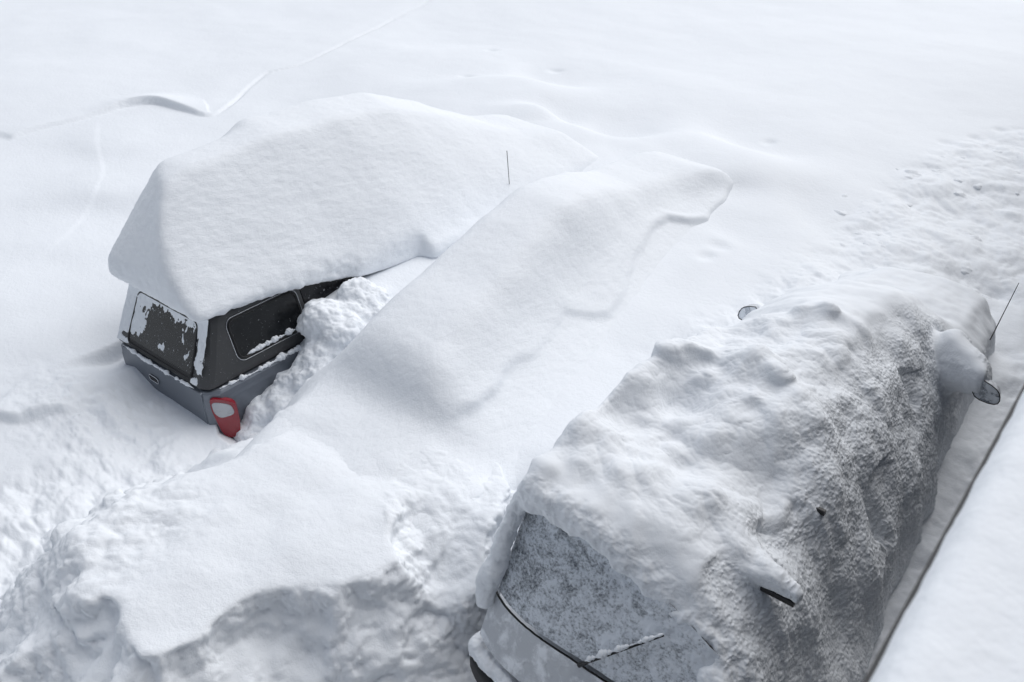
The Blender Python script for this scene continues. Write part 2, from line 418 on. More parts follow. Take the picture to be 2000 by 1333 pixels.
def build_ground():
    a0 = math.pi/2+YAW
    fine = np.arange(-54, 54.001, .085)
    out = np.concatenate([np.arange(54.4, 306, 4.0)])
    ang = np.radians(np.concatenate([fine, out]))+a0
    r = [1.2]
    while r[-1] < 400:
        q = r[-1]; r.append(q+ (.06 if q < 2.5 else .0035*q if q < 11 else .003*q if q < 24 else .006*q if q < 34 else .05*q))
    r = np.array(r)
    A, R = np.meshgrid(ang, r)
    P = np.stack([R.ravel()*np.cos(A.ravel()), R.ravel()*np.sin(A.ravel())], 1)
    z = ground(P)
    V = np.column_stack([P, z])
    nr, na = A.shape
    i = np.arange(nr-1)[:, None]*na; j = np.arange(na)[None, :]; jn = (j+1) % na
    F = np.stack([(i+j), (i+na+j), (i+na+jn), (i+jn)], -1).reshape(-1, 4)
    # close the middle with a small cap
    V = np.vstack([V, [[0, 0, z[:na].mean()]]]); c = len(V)-1
    F2 = np.stack([np.arange(na), (np.arange(na)+1) % na, np.full(na, c), np.full(na, c)], 1)
    o = link_mesh('snow_ground', V, F[:, ::-1] if False else F, M['ground'])
    o['kind'] = 'structure'; o['label'] = 'deep fresh snow covering the whole car park'
    return o
build_ground()

# ------------------------------------------------------------------ snow solids
def subdivide(V, F):
    E = np.sort(np.stack([F, np.roll(F, -1, 1)], -1).reshape(-1, 2), 1).astype(np.int64)
    key, inv = np.unique(E[:, 0]*len(V)+E[:, 1], return_inverse=True)
    a, b = key//len(V), key % len(V); n = len(V); m = len(key)
    em = inv.reshape(-1, 4)+n; fc = n+m+np.arange(len(F))
    V2 = np.vstack([V, .5*(V[a]+V[b]), V[F].mean(1)])
    Q = [np.stack([F[:, k], em[:, k], fc, em[:, (k+3) % 4]], 1) for k in range(4)]
    return V2, np.concatenate(Q).astype(np.int32)

def finish(name, vol, mat, parent, disp, iso=.5, loc=None, smooth=1, sub=0):
    V, F = vol.mesh(iso)
    V = laplace(V, F, smooth)
    for _ in range(sub): V, F = subdivide(V, F); V = laplace(V, F, 1)
    n = vnormals(V, F)
    V = V+n*disp(V, n)[:, None]
    return link_mesh(name, V, F, mat, parent, loc=loc)

def blur2(H, h, sig):
    r = int(math.ceil(2.5*sig/h)); k = np.exp(-.5*(np.arange(-r, r+1)*h/sig)**2); k /= k.sum()
    for ax in (0, 1):
        p = np.pad(H, [(r, r) if a == ax else (0, 0) for a in (0, 1)], mode='edge'); o = np.zeros_like(H)
        for j in range(2*r+1):
            o += k[j]*(p[j:j+H.shape[0]] if ax == 0 else p[:, j:j+H.shape[1]])
        H = o
    return H

# ---- pickup truck
truck = thing('pickup_truck', 'grey-blue pickup truck with dark canopy, dug out at the tail and heaped with snow', 'pickup truck', (-8.0, 3.8, 0))
TS = [(3.86, [(-9.0, 0), (-7.4, 0)])]
for y, zr in ((3.90, 2.05), (3.98, 2.27), (4.10, 2.52), (4.25, 2.72), (4.45, 2.86), (4.85, 2.93)):
    TS.append((y, [(-8.97-.45*max(0, y-4.2), 0), (-8.92-.35*max(0, y-4.2), min(zr, 2.2)), (-8.90+.16*(zr-2)-.1*max(0, y-4.5), zr), (-7.22-(zr-1.70)*.92, zr-.03), (-7.22, 1.72), (-7.17, 0)]))
TS += [
 (6.0, [(-9.9, 0), (-9.75, 1.2), (-9.05, 3.0), (-8.4, 2.93), (-7.18, 1.68), (-7.1, 1.62), (-7.08, 0)]),
 (7.0, [(-10.1, 0), (-9.9, 1.2), (-9.1, 2.98), (-8.4, 2.88), (-7.0, 1.60), (-6.85, 1.52), (-6.83, 0)]),
 (8.0, [(-10.2, 0), (-10.0, 1.2), (-9.1, 2.86), (-8.45, 2.76), (-7.0, 1.55), (-6.6, 1.42), (-6.5, 0)]),
 (9.0, [(-10.2, 0), (-10.0, 1.2), (-9.1, 2.5), (-8.4, 2.4), (-7.0, 1.6), (-6.5, 1.25), (-6.4, 0)]),
 (10.0, [(-10.1, 0), (-9.9, 1.2), (-9.0, 2.05), (-8.1, 1.98), (-7.1, 1.62), (-6.6, 1.2), (-6.5, 0)]),
 (11.0, [(-10.0, 0), (-9.8, 1.2), (-9.0, 1.8), (-7.8, 1.75), (-7.1, 1.5), (-6.9, 1.1), (-6.8, 0)]),
 (11.5, [(-9.9, 0), (-9.7, 1.1), (-8.9, 1.35), (-7.6, 1.3), (-7.0, 1.1), (-6.9, 0)]),
 (11.8, [(-9.8, 0), (-7.1, 0)])]
vt = Vol((-10.4, 3.5, .9), (-6.2, 12.0, 3.3), .022)
H = vt.loft(TS); H = np.where(H > 0, blur2(np.maximum(H, 1.2), vt.h, .035), H)
X, Y = np.meshgrid(vt.x, vt.y, indexing='ij')
lim = 1.98+(Y-3.90)*np.interp(X, [-9.1, -8.9, -8.3, -7.7], [.85, .98, 1.5, 2.9])      # the rear face swings forward towards its left corner
H = np.where((H > 0) & (Y < 5.3), np.minimum(H, lim), H)
side = np.interp(Y, [3.9, 4.3, 5.2, 6.05, 6.6, 8, 8.4], [1.72, 1.70, 1.62, 1.45, 1.38, 1.34, 1.0])
floor = np.where(X > -7.45, side, np.where((X > -9.35) & (Y < 6.5), np.interp(Y, [3.95, 4.25], [1.78, 1.64]), .9))
vt.fill(H, floor)
vt.blur(.045)
def td(V, n):
    ripple = V.copy(); ripple[:, 1] *= .6
    steep = ss(1-n[:, 2], .2, .6)
    lowr = np.exp(-((V[:, 2]-1.62)/.12)**2)*ss(V[:, 0], -7.7, -7.3)*ss(-V[:, 1], -6.3, -5.8)
    return .018*fbm(V, 1.1, 2, 5)+(.0035+.004*steep)*fbm(ripple, 11, 3, 15)+lowr*.03*fbm(V, 6, 4, 25)
finish('snow_cover', vt, M['fresh'], truck, td)

# ---- buried car
FOOT = lambda y: -4.0-(y-4.6)*.215
CS = []
for y, xl, zl, xr, zr in [(4.48, -5.84, 1.54, -4.72, 1.52), (4.66, -5.82, 1.76, -4.76, 1.73), (4.88, -5.8, 1.89, -4.8, 1.85), (5.5, -5.9, 2.02, -5.0, 1.95), (6.3, -6.02, 2.12, -5.12, 2.05), (7.0, -6.12, 2.22, -5.28, 2.15), (7.8, -6.25, 2.31, -5.42, 2.24),
                          (8.4, -6.33, 2.25, -5.52, 2.16), (9.0, -6.42, 2.08, -5.65, 2.0), (9.8, -6.52, 1.82, -5.7, 1.74), (10.6, -6.6, 1.72, -5.7, 1.64), (11.4, -6.6, 1.62, -5.4, 1.56), (11.9, -6.5, 1.5, -5.2, 1.45)]:
    xf = FOOT(y)
    CS.append((y, [(xl-.7, .9), (xl-.34, 1.35 if y < 11 else 1.2), (xl, zl), (xr, zr), (.5*(xr+xf), 1.33+.32*(zr-1.33)), (xf, 1.335), (xf+.35, 1.20), (xf+.6, .95)]))
CS = [(2.9, [(-6.3, .5), (-5.6, 1.38), (-4.4, 1.38), (-3.4, .7)]),
      (3.6, [(-6.5, .4), (-6.1, .9), (-5.85, 1.44), (-4.6, 1.45), (-3.9, 1.34), (-3.4, 1.2)]),
      (4.25, [(-6.6, .8), (-6.2, 1.2), (-5.85, 1.47), (-4.7, 1.48), (-4.05, 1.38), (-3.5, 1.3)])]+CS+[(12.1, [(-6.3, .8), (-4, .8)])]
vc = Vol((-7.0, 2.9, .7), (-3.4, 12.3, 2.95), .022)
Hc = blur2(vc.loft(CS), vc.h, .085)
X, Y = np.meshgrid(vc.x, vc.y, indexing='ij')
def hit_surface(px, py):
    d = ray(px, py); t = (3.0-CAMZ)/d[2]
    for _ in range(900):
        p = CC+d*t; i_ = int((p[0]-vc.lo[0])/vc.h); j_ = int((p[1]-vc.lo[1])/vc.h)
        z_ = 1.30
        if 0 <= i_ < vc.n[0] and 0 <= j_ < vc.n[1]: z_ = max(z_, Hc[i_, j_])
        if p[2] < z_: break
        t += .01
    return p[:2]
LIP = np.array([hit_surface(a, b) for a, b in [(850, 842), (880, 822), (930, 797), (968, 770), (985, 735), (1010, 712), (1040, 700), (1080, 655), (1100, 610), (1190, 620), (1212, 590), (1225, 540), (1250, 490), (1275, 450), (1302, 430), (1345, 436), (1385, 420), (1420, 385), (1434, 350)]])
Pc = np.stack([X.ravel(), Y.ravel()], 1)
Pw = Pc+.03*np.stack([perlin(np.column_stack([Pc*2.5, Pc[:, 0]*0]), 3), perlin(np.column_stack([Pc*2.5, Pc[:, 0]*0]), 9)], 1)
Hc = Hc+step(Pw, LIP, [.04, .07, .08, .08, .07, .06, .05, .04, .05, .06, .05, .04, .05, .07, .09, .09, .09, .10, .08], .45, .022, .06, 1).reshape(X.shape)*(Hc > 1.0)
Hsk = Hc.copy()
vc.fill(Hc, None)
vc.blur(.03)
def cd(V, n):
    ripple = V.copy(); ripple[:, 1] *= .6
    return .02*fbm(V, .9, 2, 35)+.0035*fbm(ripple, 11, 3, 45)
car = finish('snow_covered_car', vc, M['fresh'], None, cd, loc=(-5.1, 4.2, .7))
car['label'] = 'car completely buried under smooth fresh snow, between the pickup and the van'; car['category'] = 'car'

# ---- van
van = thing('van', 'van plastered with wind-packed snow beside the building, rear window frosted over', 'van', (-1.9, 3.4, 0))
VS = [
 (3.38, [(-1.5, 0), (-.8, 0)]), (3.46, [(-1.48, 0), (-1.4, 1.62), (-1.2, 1.72), (-1.0, 1.45), (-.8, .9), (-.44, .5), (-.36, 0)]),
 (3.60, [(-3.0, 0), (-2.95, 2.1), (-2.82, 2.40), (-2.3, 2.34), (-1.9, 2.1), (-1.4, 1.85), (-1.15, 1.8), (-.9, 1.4), (-.44, .5), (-.36, 0)]),
 (3.70, [(-3.02, 0), (-2.96, 2.1), (-2.82, 2.47), (-2.3, 2.42), (-1.8, 2.15), (-1.35, 2.0), (-1.05, 1.8), (-.86, 1.2), (-.44, .5), (-.36, 0)]),
 (3.9, [(-3.0, 0), (-2.95, 2.1), (-2.82, 2.50), (-2.3, 2.45), (-1.7, 2.25), (-1.3, 2.0), (-1.05, 1.7), (-.78, .9), (-.44, .5), (-.36, 0)]),
 (4.8, [(-3.05, 0), (-2.98, 2.1), (-2.82, 2.55), (-2.2, 2.48), (-1.65, 2.38), (-1.2, 1.95), (-.8, 1.0), (-.44, .5), (-.36, 0)]),
 (5.6, [(-3.05, 0), (-2.98, 2.0), (-2.82, 2.48), (-2.2, 2.5), (-1.7, 2.48), (-1.25, 2.1), (-.82, 1.1), (-.66, .4), (-.6, 0)]),
 (7.0, [(-3.05, 0), (-2.95, 1.8), (-2.8, 2.12), (-2.3, 2.4), (-1.75, 2.46), (-1.35, 2.15), (-.9, 1.3), (-.74, .4), (-.7, 0)]),
 (8.0, [(-3.05, 0), (-2.95, 1.6), (-2.75, 2.0), (-2.2, 2.28), (-1.75, 2.32), (-1.4, 2.1), (-1.0, 1.4), (-.86, 0)]),
 (8.6, [(-3.0, 0), (-2.9, 1.5), (-2.6, 1.85), (-2.2, 2.0), (-1.75, 2.02), (-1.4, 1.85), (-1.0, 1.4), (-.88, 0)]),
 (9.2, [(-3.0, 0), (-2.9, 1.3), (-2.5, 1.6), (-1.75, 1.62), (-1.3, 1.55), (-1.0, 1.3), (-.9, 0)]),
 (10.3, [(-3.0, 0), (-2.9, 1.2), (-2.4, 1.45), (-1.75, 1.48), (-1.3, 1.4), (-1.05, 1.1), (-.95, 0)]),
 (10.7, [(-2.9, 0), (-1.0, 0)])]
vv = Vol((-3.3, 2.85, .4), (-.2, 10.9, 2.95), .0145)
Hv = vv.loft(VS)
X, Y = np.meshgrid(vv.x, vv.y, indexing='ij')
Pn = np.stack([X.ravel(), Y.ravel(), np.zeros(X.size)], 1)
top = ss(-X, 1.15, 1.5)*ss(X, -3.0, -2.75)*ss(Y, 3.5, 3.9)*ss(-Y, -8.2, -7)
lum = (.13*fbm(Pn, 1.05, 3, 91)+.035*billow(Pn, 1.8, 3, 95)).reshape(X.shape)
Hv = np.where(Hv > 0, Hv+top*lum, Hv)
for (px, py, z, r, h) in [(1240, 810, 2.4, .30, -.22), (1330, 780, 2.4, .2, -.15), (1330, 880, 2.35, .25, -.2), (1460, 900, 2.3, .28, -.25), (1110, 910, 2.4, .35, -.14),
                          (1440, 830, 2.45, .22, .12), (1230, 740, 2.5, .3, .1), (1340, 680, 2.5, .3, .12), (1460, 700, 2.5, .25, .14), (1250, 1010, 2.2, .2, .06)]:
    c = at_z(px, py, z); d2 = ((X-c[0])**2+(Y-c[1])**2)/r**2
    Hv += np.where(Hv > 0, h*np.exp(-d2*1.2), 0)
flo = np.where((Y < 4.05) & (X < -1.40), np.interp(X, [-2.3, -1.9, -1.4], [2.1, 2.0, 1.72]), .4)
vv.fill(Hv, flo)
# snow perched on the right mirror and on the rack bar end
for k in range(9):
    t = k/8; vv.ellipsoid((-1.16+.38*t, 8.1-.34*t, 1.72+.10*t), (.2-.11*t, .24-.14*t, .34-.20*t))
for k in range(12):
    t = k/11; vv.ellipsoid((-2.885-.03*t, 3.67-.36*t, 2.1-.70*t), (.075+.02*math.sin(9*t), .085, .09))
for k in range(60):
    t = k/59; x = -2.93+1.80*t; vv.ellipsoid((x, 3.09+.16*abs((x+2)/.93)**4, .985), (.08, .12, .075))
for k in range(30):
    t = k/29; x = -1.95+.72*t; z = 2.06-.26*max(0, (.55+.45*t-.35)/.65)**2; vv.ellipsoid((x, 3.30+.58*(z-1.42)+.12*((x+1.95)/.9)**4+.06, z+.03), (.06, .07, .06))
for k in range(16):
    t = k/15; vv.ellipsoid((-1.20, 3.62-.30*t, 1.80-.36*t), (.07, .09, .08))
for k in range(6):
    t = k/5; vv.ellipsoid((-1.55+.52*t, 4.20-.08*t, 2.14-.075*t), (.12-.03*t, .19-.13*t, .12-.06*t))
rs = np.random.RandomState(4)
for px, py, z, n_, sp in [(1290, 700, 2.5, 7, .16), (1390, 690, 2.5, 7, .18), (1200, 760, 2.5, 5, .16), (1490, 740, 2.5, 6, .18), (1330, 840, 2.35, 5, .14), (1530, 760, 2.45, 5, .12), (1120, 960, 2.35, 4, .12), (1560, 640, 2.4, 8, .25)]:
    c = at_z(px, py, z)
    for _ in range(max(1, n_//3)):
        q = c+rs.normal(size=3)*[sp, sp, .02]; i_ = int((q[0]-vv.lo[0])/vv.h); j_ = int((q[1]-vv.lo[1])/vv.h)
        r_ = rs.uniform(.05, .13); vv.ellipsoid((q[0], q[1], Hv[i_, j_]+r_*.1), (r_*1.2, r_, r_*.7))
vv.blur(.04)
def van_hit(px, py):
    d = ray(px, py); t = (2.9-CAMZ)/d[2]
    for _ in range(900):
        p = CC+d*t; i_ = int((p[0]-vv.lo[0])/vv.h); j_ = int((p[1]-vv.lo[1])/vv.h)
        if 0 <= i_ < vv.n[0] and 0 <= j_ < vv.n[1] and p[2] < Hv[i_, j_]: break
        if p[2] < .4: break
        t += .008
    return p[1:]
def yz_line(pts, x): return np.array([van_hit(a, b) for a, b in pts])
CREASES = [
 (yz_line([(1762, 712), (1768, 740), (1790, 790), (1800, 805)], -1.2), -.08, .18, 1),
 (yz_line([(1745, 880), (1715, 905), (1703, 935), (1703, 1000), (1715, 1050), (1740, 1085)], -.95), -.12, .22, 1),
 (yz_line([(1900, 885), (1865, 900), (1845, 950), (1840, 1000), (1820, 1060)], -.85), -.10, .22, 1),
 (yz_line([(1560, 965), (1510, 985), (1490, 1020), (1492, 1070)], -1.3), -.08, .2, 1)]
def vd(V, n):
    sidem = ss(n[:, 0], .2, .65)*ss(V[:, 0], -1.8, -1.4)*ss(-V[:, 1], -8.9, -8.2)
    steep = ss(1-n[:, 2], .25, .7)
    topm = ss(n[:, 2], .5, .85)*ss(-V[:, 1], -7.4, -6.4)*ss(V[:, 1], 3.7, 4.1)
    qw = V+.06*np.stack([perlin(V*1.7, 151), perlin(V*1.7, 152), perlin(V*1.7, 153)], 1)
    d = .03*fbm(V, 1.9, 3, 105)+topm*(.028*billow(qw, 1.6, 5, 155, .5))+.008*fbm(V, 8, 3, 115)*(.12+steep)
    q = V.copy(); q[:, 2] *= .75
    d += sidem*(.008*fbm(V, 7, 3, 125)+.055*fbm(V*np.array([1, 1, .4]), 2.1, 2, 135)+.014*np.maximum(0, .62-worley(V, 27, 127))+.010*np.maximum(0, .6-worley(V, 47, 128)))
    d += .022*fbm(V, 7, 4, 171)*ss(-V[:, 1], -3.8, -3.6)
    for ln, a, L, sgn in CREASES:
        d += sidem*step(V[:, 1:]+.03*np.stack([perlin(V*5, 161), perlin(V*5, 162)], 1), ln, a, L, .025, .2, sgn)
    return d
finish('snow_cover', vv, M['rime'], van, vd, sub=1, smooth=5)

# ------------------------------------------------------------------ hard-surface helpers
def sections(name, secs, mat, parent, caps=True, smooth=False):
    """loft closed sections (each an (k,3) array)"""
    k = len(secs[0]); V = np.vstack(secs); F = []
    for s in range(len(secs)-1):
        for j in range(k):
            a = s*k+j; b = s*k+(j+1) % k; F.append([a, b, b+k, a+k])
    if caps: F.append(list(range(k))[::-1]); F.append([(len(secs)-1)*k+j for j in range(k)])
    return link_mesh(name, V, F, mat, parent, smooth)

def rrect(w0, w1, h0, h1, r, n=6):
    pts = []
    for cx, cy, a in ((w1-r, h1-r, 0), (w0+r, h1-r, 90), (w0+r, h0+r, 180), (w1-r, h0+r, 270)):
        for k in range(n+1):
            t = math.radians(a+90*k/n); pts.append((cx+r*math.cos(t), cy+r*math.sin(t)))
    return np.array(pts)

def plate(name, pts, n, th, mat, parent, bev=.004):
    """flat outline (k,3) given thickness th along n with a small bevel"""
    pts = np.asarray(pts, float); n = np.asarray(n, float); n = n/np.linalg.norm(n); c = pts.mean(0)
    inn = c+(pts-c)*(1-bev/np.linalg.norm(pts-c, axis=1).mean())
    return sections(name, [pts-n*th, pts, inn+n*bev], mat, parent)

def tube(name, path, r, mat, parent, closed=False, sides=8):
    path = np.asarray(path, float); n = len(path); secs = []
    for i in range(n):
        a = path[(i-1) % n] if closed or i else path[0]; b = path[(i+1) % n] if closed or i < n-1 else path[-1]
        t = (b-a)/max(np.linalg.norm(b-a), 1e-9); u = np.cross(t, [0.13, .37, .91]); u /= np.linalg.norm(u); v = np.cross(t, u)
        rr = r[i] if np.ndim(r) else r
        secs.append([path[i]+rr*(math.cos(q)*u+math.sin(q)*v) for q in np.linspace(0, 2*math.pi, sides, endpoint=False)])
    if closed: secs.append(secs[0])
    return sections(name, [np.array(s) for s in secs], mat, parent, caps=not closed, smooth=True)

# ---- pickup body
# plan outline of the box with the bevelled rear corners that carry the lamps
def box_plan(inset=0):
    i = inset
    return [(-7.21-i, 3.80+i), (-7.10-i, 3.94+i), (-7.095-i, 4.3), (-7.095-i, 6.9), (-8.98+i, 6.9), (-8.98+i, 4.3), (-8.96+i, 3.97+i), (-8.80+i, 3.80+i)]
secs = []
for z, i in ((.15, .02), (.45, .005), (.62, .0), (.80, -.003), (.86, -.003), (.90, .004), (.965, .004), (.985, .02), (.992, .04)):
    secs.append(np.array([(x, y, z) for x, y in box_plan(i)]))
sections('body', secs, M['paint'], truck)
# bonnet and cab under the snow
def cab_ring(z):
    t = max(0, (z-1.02)/.66); a = .03+.20*t**1.15
    return np.array([(x, y, z) for x, y in ((-7.14-a, 5.292), (-7.14-a, 7.2-.9*t), (-8.97+a, 7.2-.9*t), (-8.97+a, 5.292))])
sections('cab', [cab_ring(z) for z in (.6, 1.02, 1.15, 1.3, 1.45, 1.6)], M['cabglass'], truck)
sections('bonnet', [np.array([(x, y, z) for x, y in ((-7.14, 6.95), (-7.16, 8.75), (-8.94, 8.75), (-8.96, 6.95))]) for z in (.5, 1.0)], M['paint'], truck)
# tailgate
tg = plate('tailgate', [(x, 3.795, z) for x, z in rrect(-8.77, -7.235, .50, .985, .03)], (0, -1, 0), .03, M['paint'], truck)
hp = at_y(302, 740, 3.79)
hx, hz = hp[0], hp[2]
hd = plate('handle', [(x, 3.786, z) for x, z in rrect(hx-.085, hx+.085, hz-.033, hz+.033, .028)], (0, -1, 0), .02, M['black'], tg)
tube('handle_trim', [(x, 3.78, z) for x, z in rrect(hx-.088, hx+.088, hz-.036, hz+.036, .03)], .006, M['chrome'], tg, closed=True)
# canopy shell: leaning sides and rear
def can_plan(z):
    t = (z-1.02)/.66
    a = .03+.20*t**1.15; b = .02+.30*t
    r = .05+.03*t
    x0, x1, y0 = -8.97+a, -7.14-a, 3.80+b
    return [(x1-.06-r, y0), (x1-.02, y0+.05), (x1, y0+.05+r), (x1, 5.28), (x0, 5.28), (x0, y0+.05+r), (x0+.02, y0+.05), (x0+.06+r, y0)]
secs = [np.array([(x, y, z) for x, y in can_plan(z)]) for z in (1.018, 1.06, 1.2, 1.4, 1.6, 1.66)]
last = np.array([(x, y, 1.70) for x, y in can_plan(1.66)]); c = last.mean(0); secs.append(c+(last-c)*[.93, .96, 1])
sections('canopy', secs, M['canopy'], truck)
# side window on the leaning side
sn = np.array([.66, 0, .215]); sn /= np.linalg.norm(sn)
def side_pt(y, z, off=.006):
    t = (z-1.02)/.66; return np.array([-7.14-(.03+.20*t**1.15), y, z])+sn*off
wr = rrect(4.30, 5.62, 1.155, 1.585, .085)
wr = np.array([(min(a, 5.16) if a > 5 else a, b) for a, b in wr])
wr = rrect(4.31, 5.20, 1.165, 1.585, .08)
sw = plate('side_window', [side_pt(a, b, .004) for a, b in wr], sn, .02, M['glass'], truck)
tube('window_frame', [side_pt(a, b, .01) for a, b in wr], .011, M['seal'], sw, closed=True)
wi = rrect(4.285, 5.225, 1.14, 1.61, .095)
tube('window_trim', [side_pt(a, b, .004) for a, b in wi], .005, M['chrome'], sw, closed=True)
# snow lying on the window sill and on the body rail
def snow_roll(name, path, r, parent, seed):
    path = np.asarray(path); n = 140; t = np.linspace(0, 1, n); L = np.linspace(0, 1, len(path))
    p = np.stack([np.interp(t, L, path[:, k]) for k in range(3)], 1)
    rr = r*(.75+1.0*fbm(p*1.0, 11, 4, seed, .65)); rr = np.clip(rr, r*.15, r*2)*np.minimum(1, np.minimum(t, 1-t)*12+.15)
    p[:, 2] += rr*.3
    return tube(name, p, rr, M['rough'], parent, sides=10)
snow_roll('sill_snow', [side_pt(4.40, 1.185, .006), side_pt(5.16, 1.185, .006)], .026, sw, 3)
snow_roll('rail_snow', [(-7.15, 3.97, .995), (-7.115, 4.35, .995), (-7.115, 4.75, .995), (-7.11, 5.3, .99)], .028, truck, 5)
snow_roll('gate_top_snow', [(-8.72, 3.79, 1.01), (-8.3, 3.785, 1.0), (-7.8, 3.785, 1.0), (-7.36, 3.80, 1.0)], .018, truck, 8)
# rear hatch of the canopy
rn = np.array([0, -.66, .30]); rn /= np.linalg.norm(rn)
def rear_pt(x, z, off=.006):
    t = (z-1.02)/.66; return np.array([x, 3.82+.30*t, z])+rn*off
rw = rrect(-8.66, -7.44, 1.06, 1.62, .07)
rg = plate('rear_window', [rear_pt(a-(-8)*0 , b) for a, b in [((a+8.05)*(1-.16*(b-1.06))-8.05, b) for a, b in rw]], rn, .02, M['rear_glass'], truck)
tube('window_frame', [rear_pt((a+8.05)*(1-.16*(b-1.06))-8.05, b, .01) for a, b in rw], .012, M['seal'], rg, closed=True)
plate('spoiler_slot', [rear_pt(a, b, .008) for a, b in rrect(-8.62, -7.42, 1.035, 1.10, .02, 3)], rn, .01, M['seal'], rg)
def patch(name, fun, field, u0, u1, v0, v1, h, nrm, th, mat, parent):
    us = np.arange(u0, u1, h); vs_ = np.arange(v0, v1, h); U, W = np.meshgrid(us, vs_, indexing='ij')
    P = np.array([fun(a, b) for a, b in zip(U.ravel(), W.ravel())]); f = field(U.ravel(), W.ravel(), P)
    Q = P+np.asarray(nrm)*(th*np.sqrt(np.clip(f, 0, 1))-.004*(f < 0))[:, None]
    nz = len(vs_); i = np.arange(len(us)-1)[:, None]*nz; j = np.arange(nz-1)[None, :]
    F = np.stack([i+j, i+nz+j, i+nz+j+1, i+j+1], -1).reshape(-1, 4)
    F = F[(f[F] > 0).any(1)]
    lab = np.arange(len(Q))
    while True:      # connected pieces: each patch of snow is an object of its own
        m = lab[F].min(1); new = lab.copy(); np.minimum.at(new, F.ravel(), np.repeat(m, 4))
        if (new == lab).all(): break
        lab = new
    ids, cnt = np.unique(lab[F[:, 0]], return_counts=True)
    for k in ids[np.argsort(-cnt)][:14]:
        G = F[lab[F[:, 0]] == k]
        if len(G) < 10: continue
        used = np.unique(G); mp = np.full(len(Q), -1); mp[used] = np.arange(len(used))
        link_mesh(name, Q[used], mp[G], mat, parent)
def rear_field(u, w, P):
    U = (u+8.86)/1.60; W = (w-1.02)/.68
    n = fbm(P*np.array([1, 1, 1.0]), 3.2, 4, 401); m = fbm(P*np.array([1, 1, .35]), 15, 3, 411)
    k = fbm(P*np.array([1, 1, .5]), 9, 4, 441, .65)
    f = np.maximum.reduce([(W-.74)*2.0+.12, (.36-U)*1.3+.05+.5*(W-.45), (U-.82)*0.9-.12-.2*(W<.2)+.5*m, .06-np.abs(W-.29+.03*n)*1.6])
    f = f+.10*fbm(P*np.array([1, 1, .4]), 30, 2, 451)
    f = f+.15-.40*np.exp(-((U-.58)/.24)**2-((W-.50+.45*(U-.58))/.20)**2)+.32*n+.20*m+.18*k-.02
    f -= .5*np.exp(-((W-.14)/.05)**2)*(perlin(np.column_stack([u*2.2, w*0, w*0]), 421) > -.15)
    return f
patch('snow_patch', lambda a, b: rear_pt((a+8.05)*(1-.12*(b-1.02))-8.05, b, .0), rear_field, -8.86, -7.26, 1.03, 1.70, .006, rn, .022, M['rough'], truck)
def gate_field(u, w, P):
    W = (w-.80)/.2; n = fbm(P, 5, 4, 431)
    return (W-.93)*1.5+.45*n-.05
patch('snow_patch', lambda a, b: np.array([a, 3.786, b]), gate_field, -8.74, -7.36, .82, 1.0, .007, (0, -1, 0), .02, M['rough'], truck)
# lamps: outlines laid on the bevelled corner
bp0 = np.array([-7.150, 3.868, .8]); bn = np.array([.14, -.11, 0]); bn /= np.linalg.norm(bn)
def rounded(P):
    P = np.array(P, float)
    for _ in range(2): P = np.stack([.8*P+.2*np.roll(P, -1, 0), .2*P+.8*np.roll(P, -1, 0)], 1).reshape(-1, 2)
    return P
def bev(pts, off):
    off = off+.004
    return [at_plane(a, b, bp0+bn*off, bn) for a, b in pts]
lamp_c = bev(rounded([(408, 778), (452, 783), (462, 792), (470, 828), (469, 850), (452, 856), (437, 850), (424, 826), (412, 800)]), .012)
lamp = plate('taillight', lamp_c, bn, .05, M['red'], truck)
plate('reversing_lens', bev(rounded([(411, 786), (451, 790), (460, 809), (432, 818), (418, 808)]), .019), bn, .006, M['clear'], lamp)
a0 = at_y(994, 348, 9.6); a1 = a0+np.array([0, 0, 0])
ab = at_z(994, 349, 1.80); atp = at_plane(990, 295, ab, np.array([math.sin(YAW)*0+.0, 1, .25]))
tube('antenna', [ab-(atp-ab)*.6, atp], .0045, M['black'], truck)

# ---- van body
def van_sec(y, x0, x1, z0, z1, r=.18):
    p = rrect(x0, x1, z0, z1, r); return np.array([(a, y, b) for a, b in p])
sections('body', [van_sec(3.74, -2.84, -1.42, .75, 1.96, .2), van_sec(3.9, -2.86, -1.36, .5, 2.0, .3), van_sec(7.6, -2.83, -1.4, .5, 1.9, .4), van_sec(8.5, -2.75, -1.5, .5, 1.45), van_sec(9.9, -2.7, -1.5, .5, 1.1)], M['white_paint'], van)
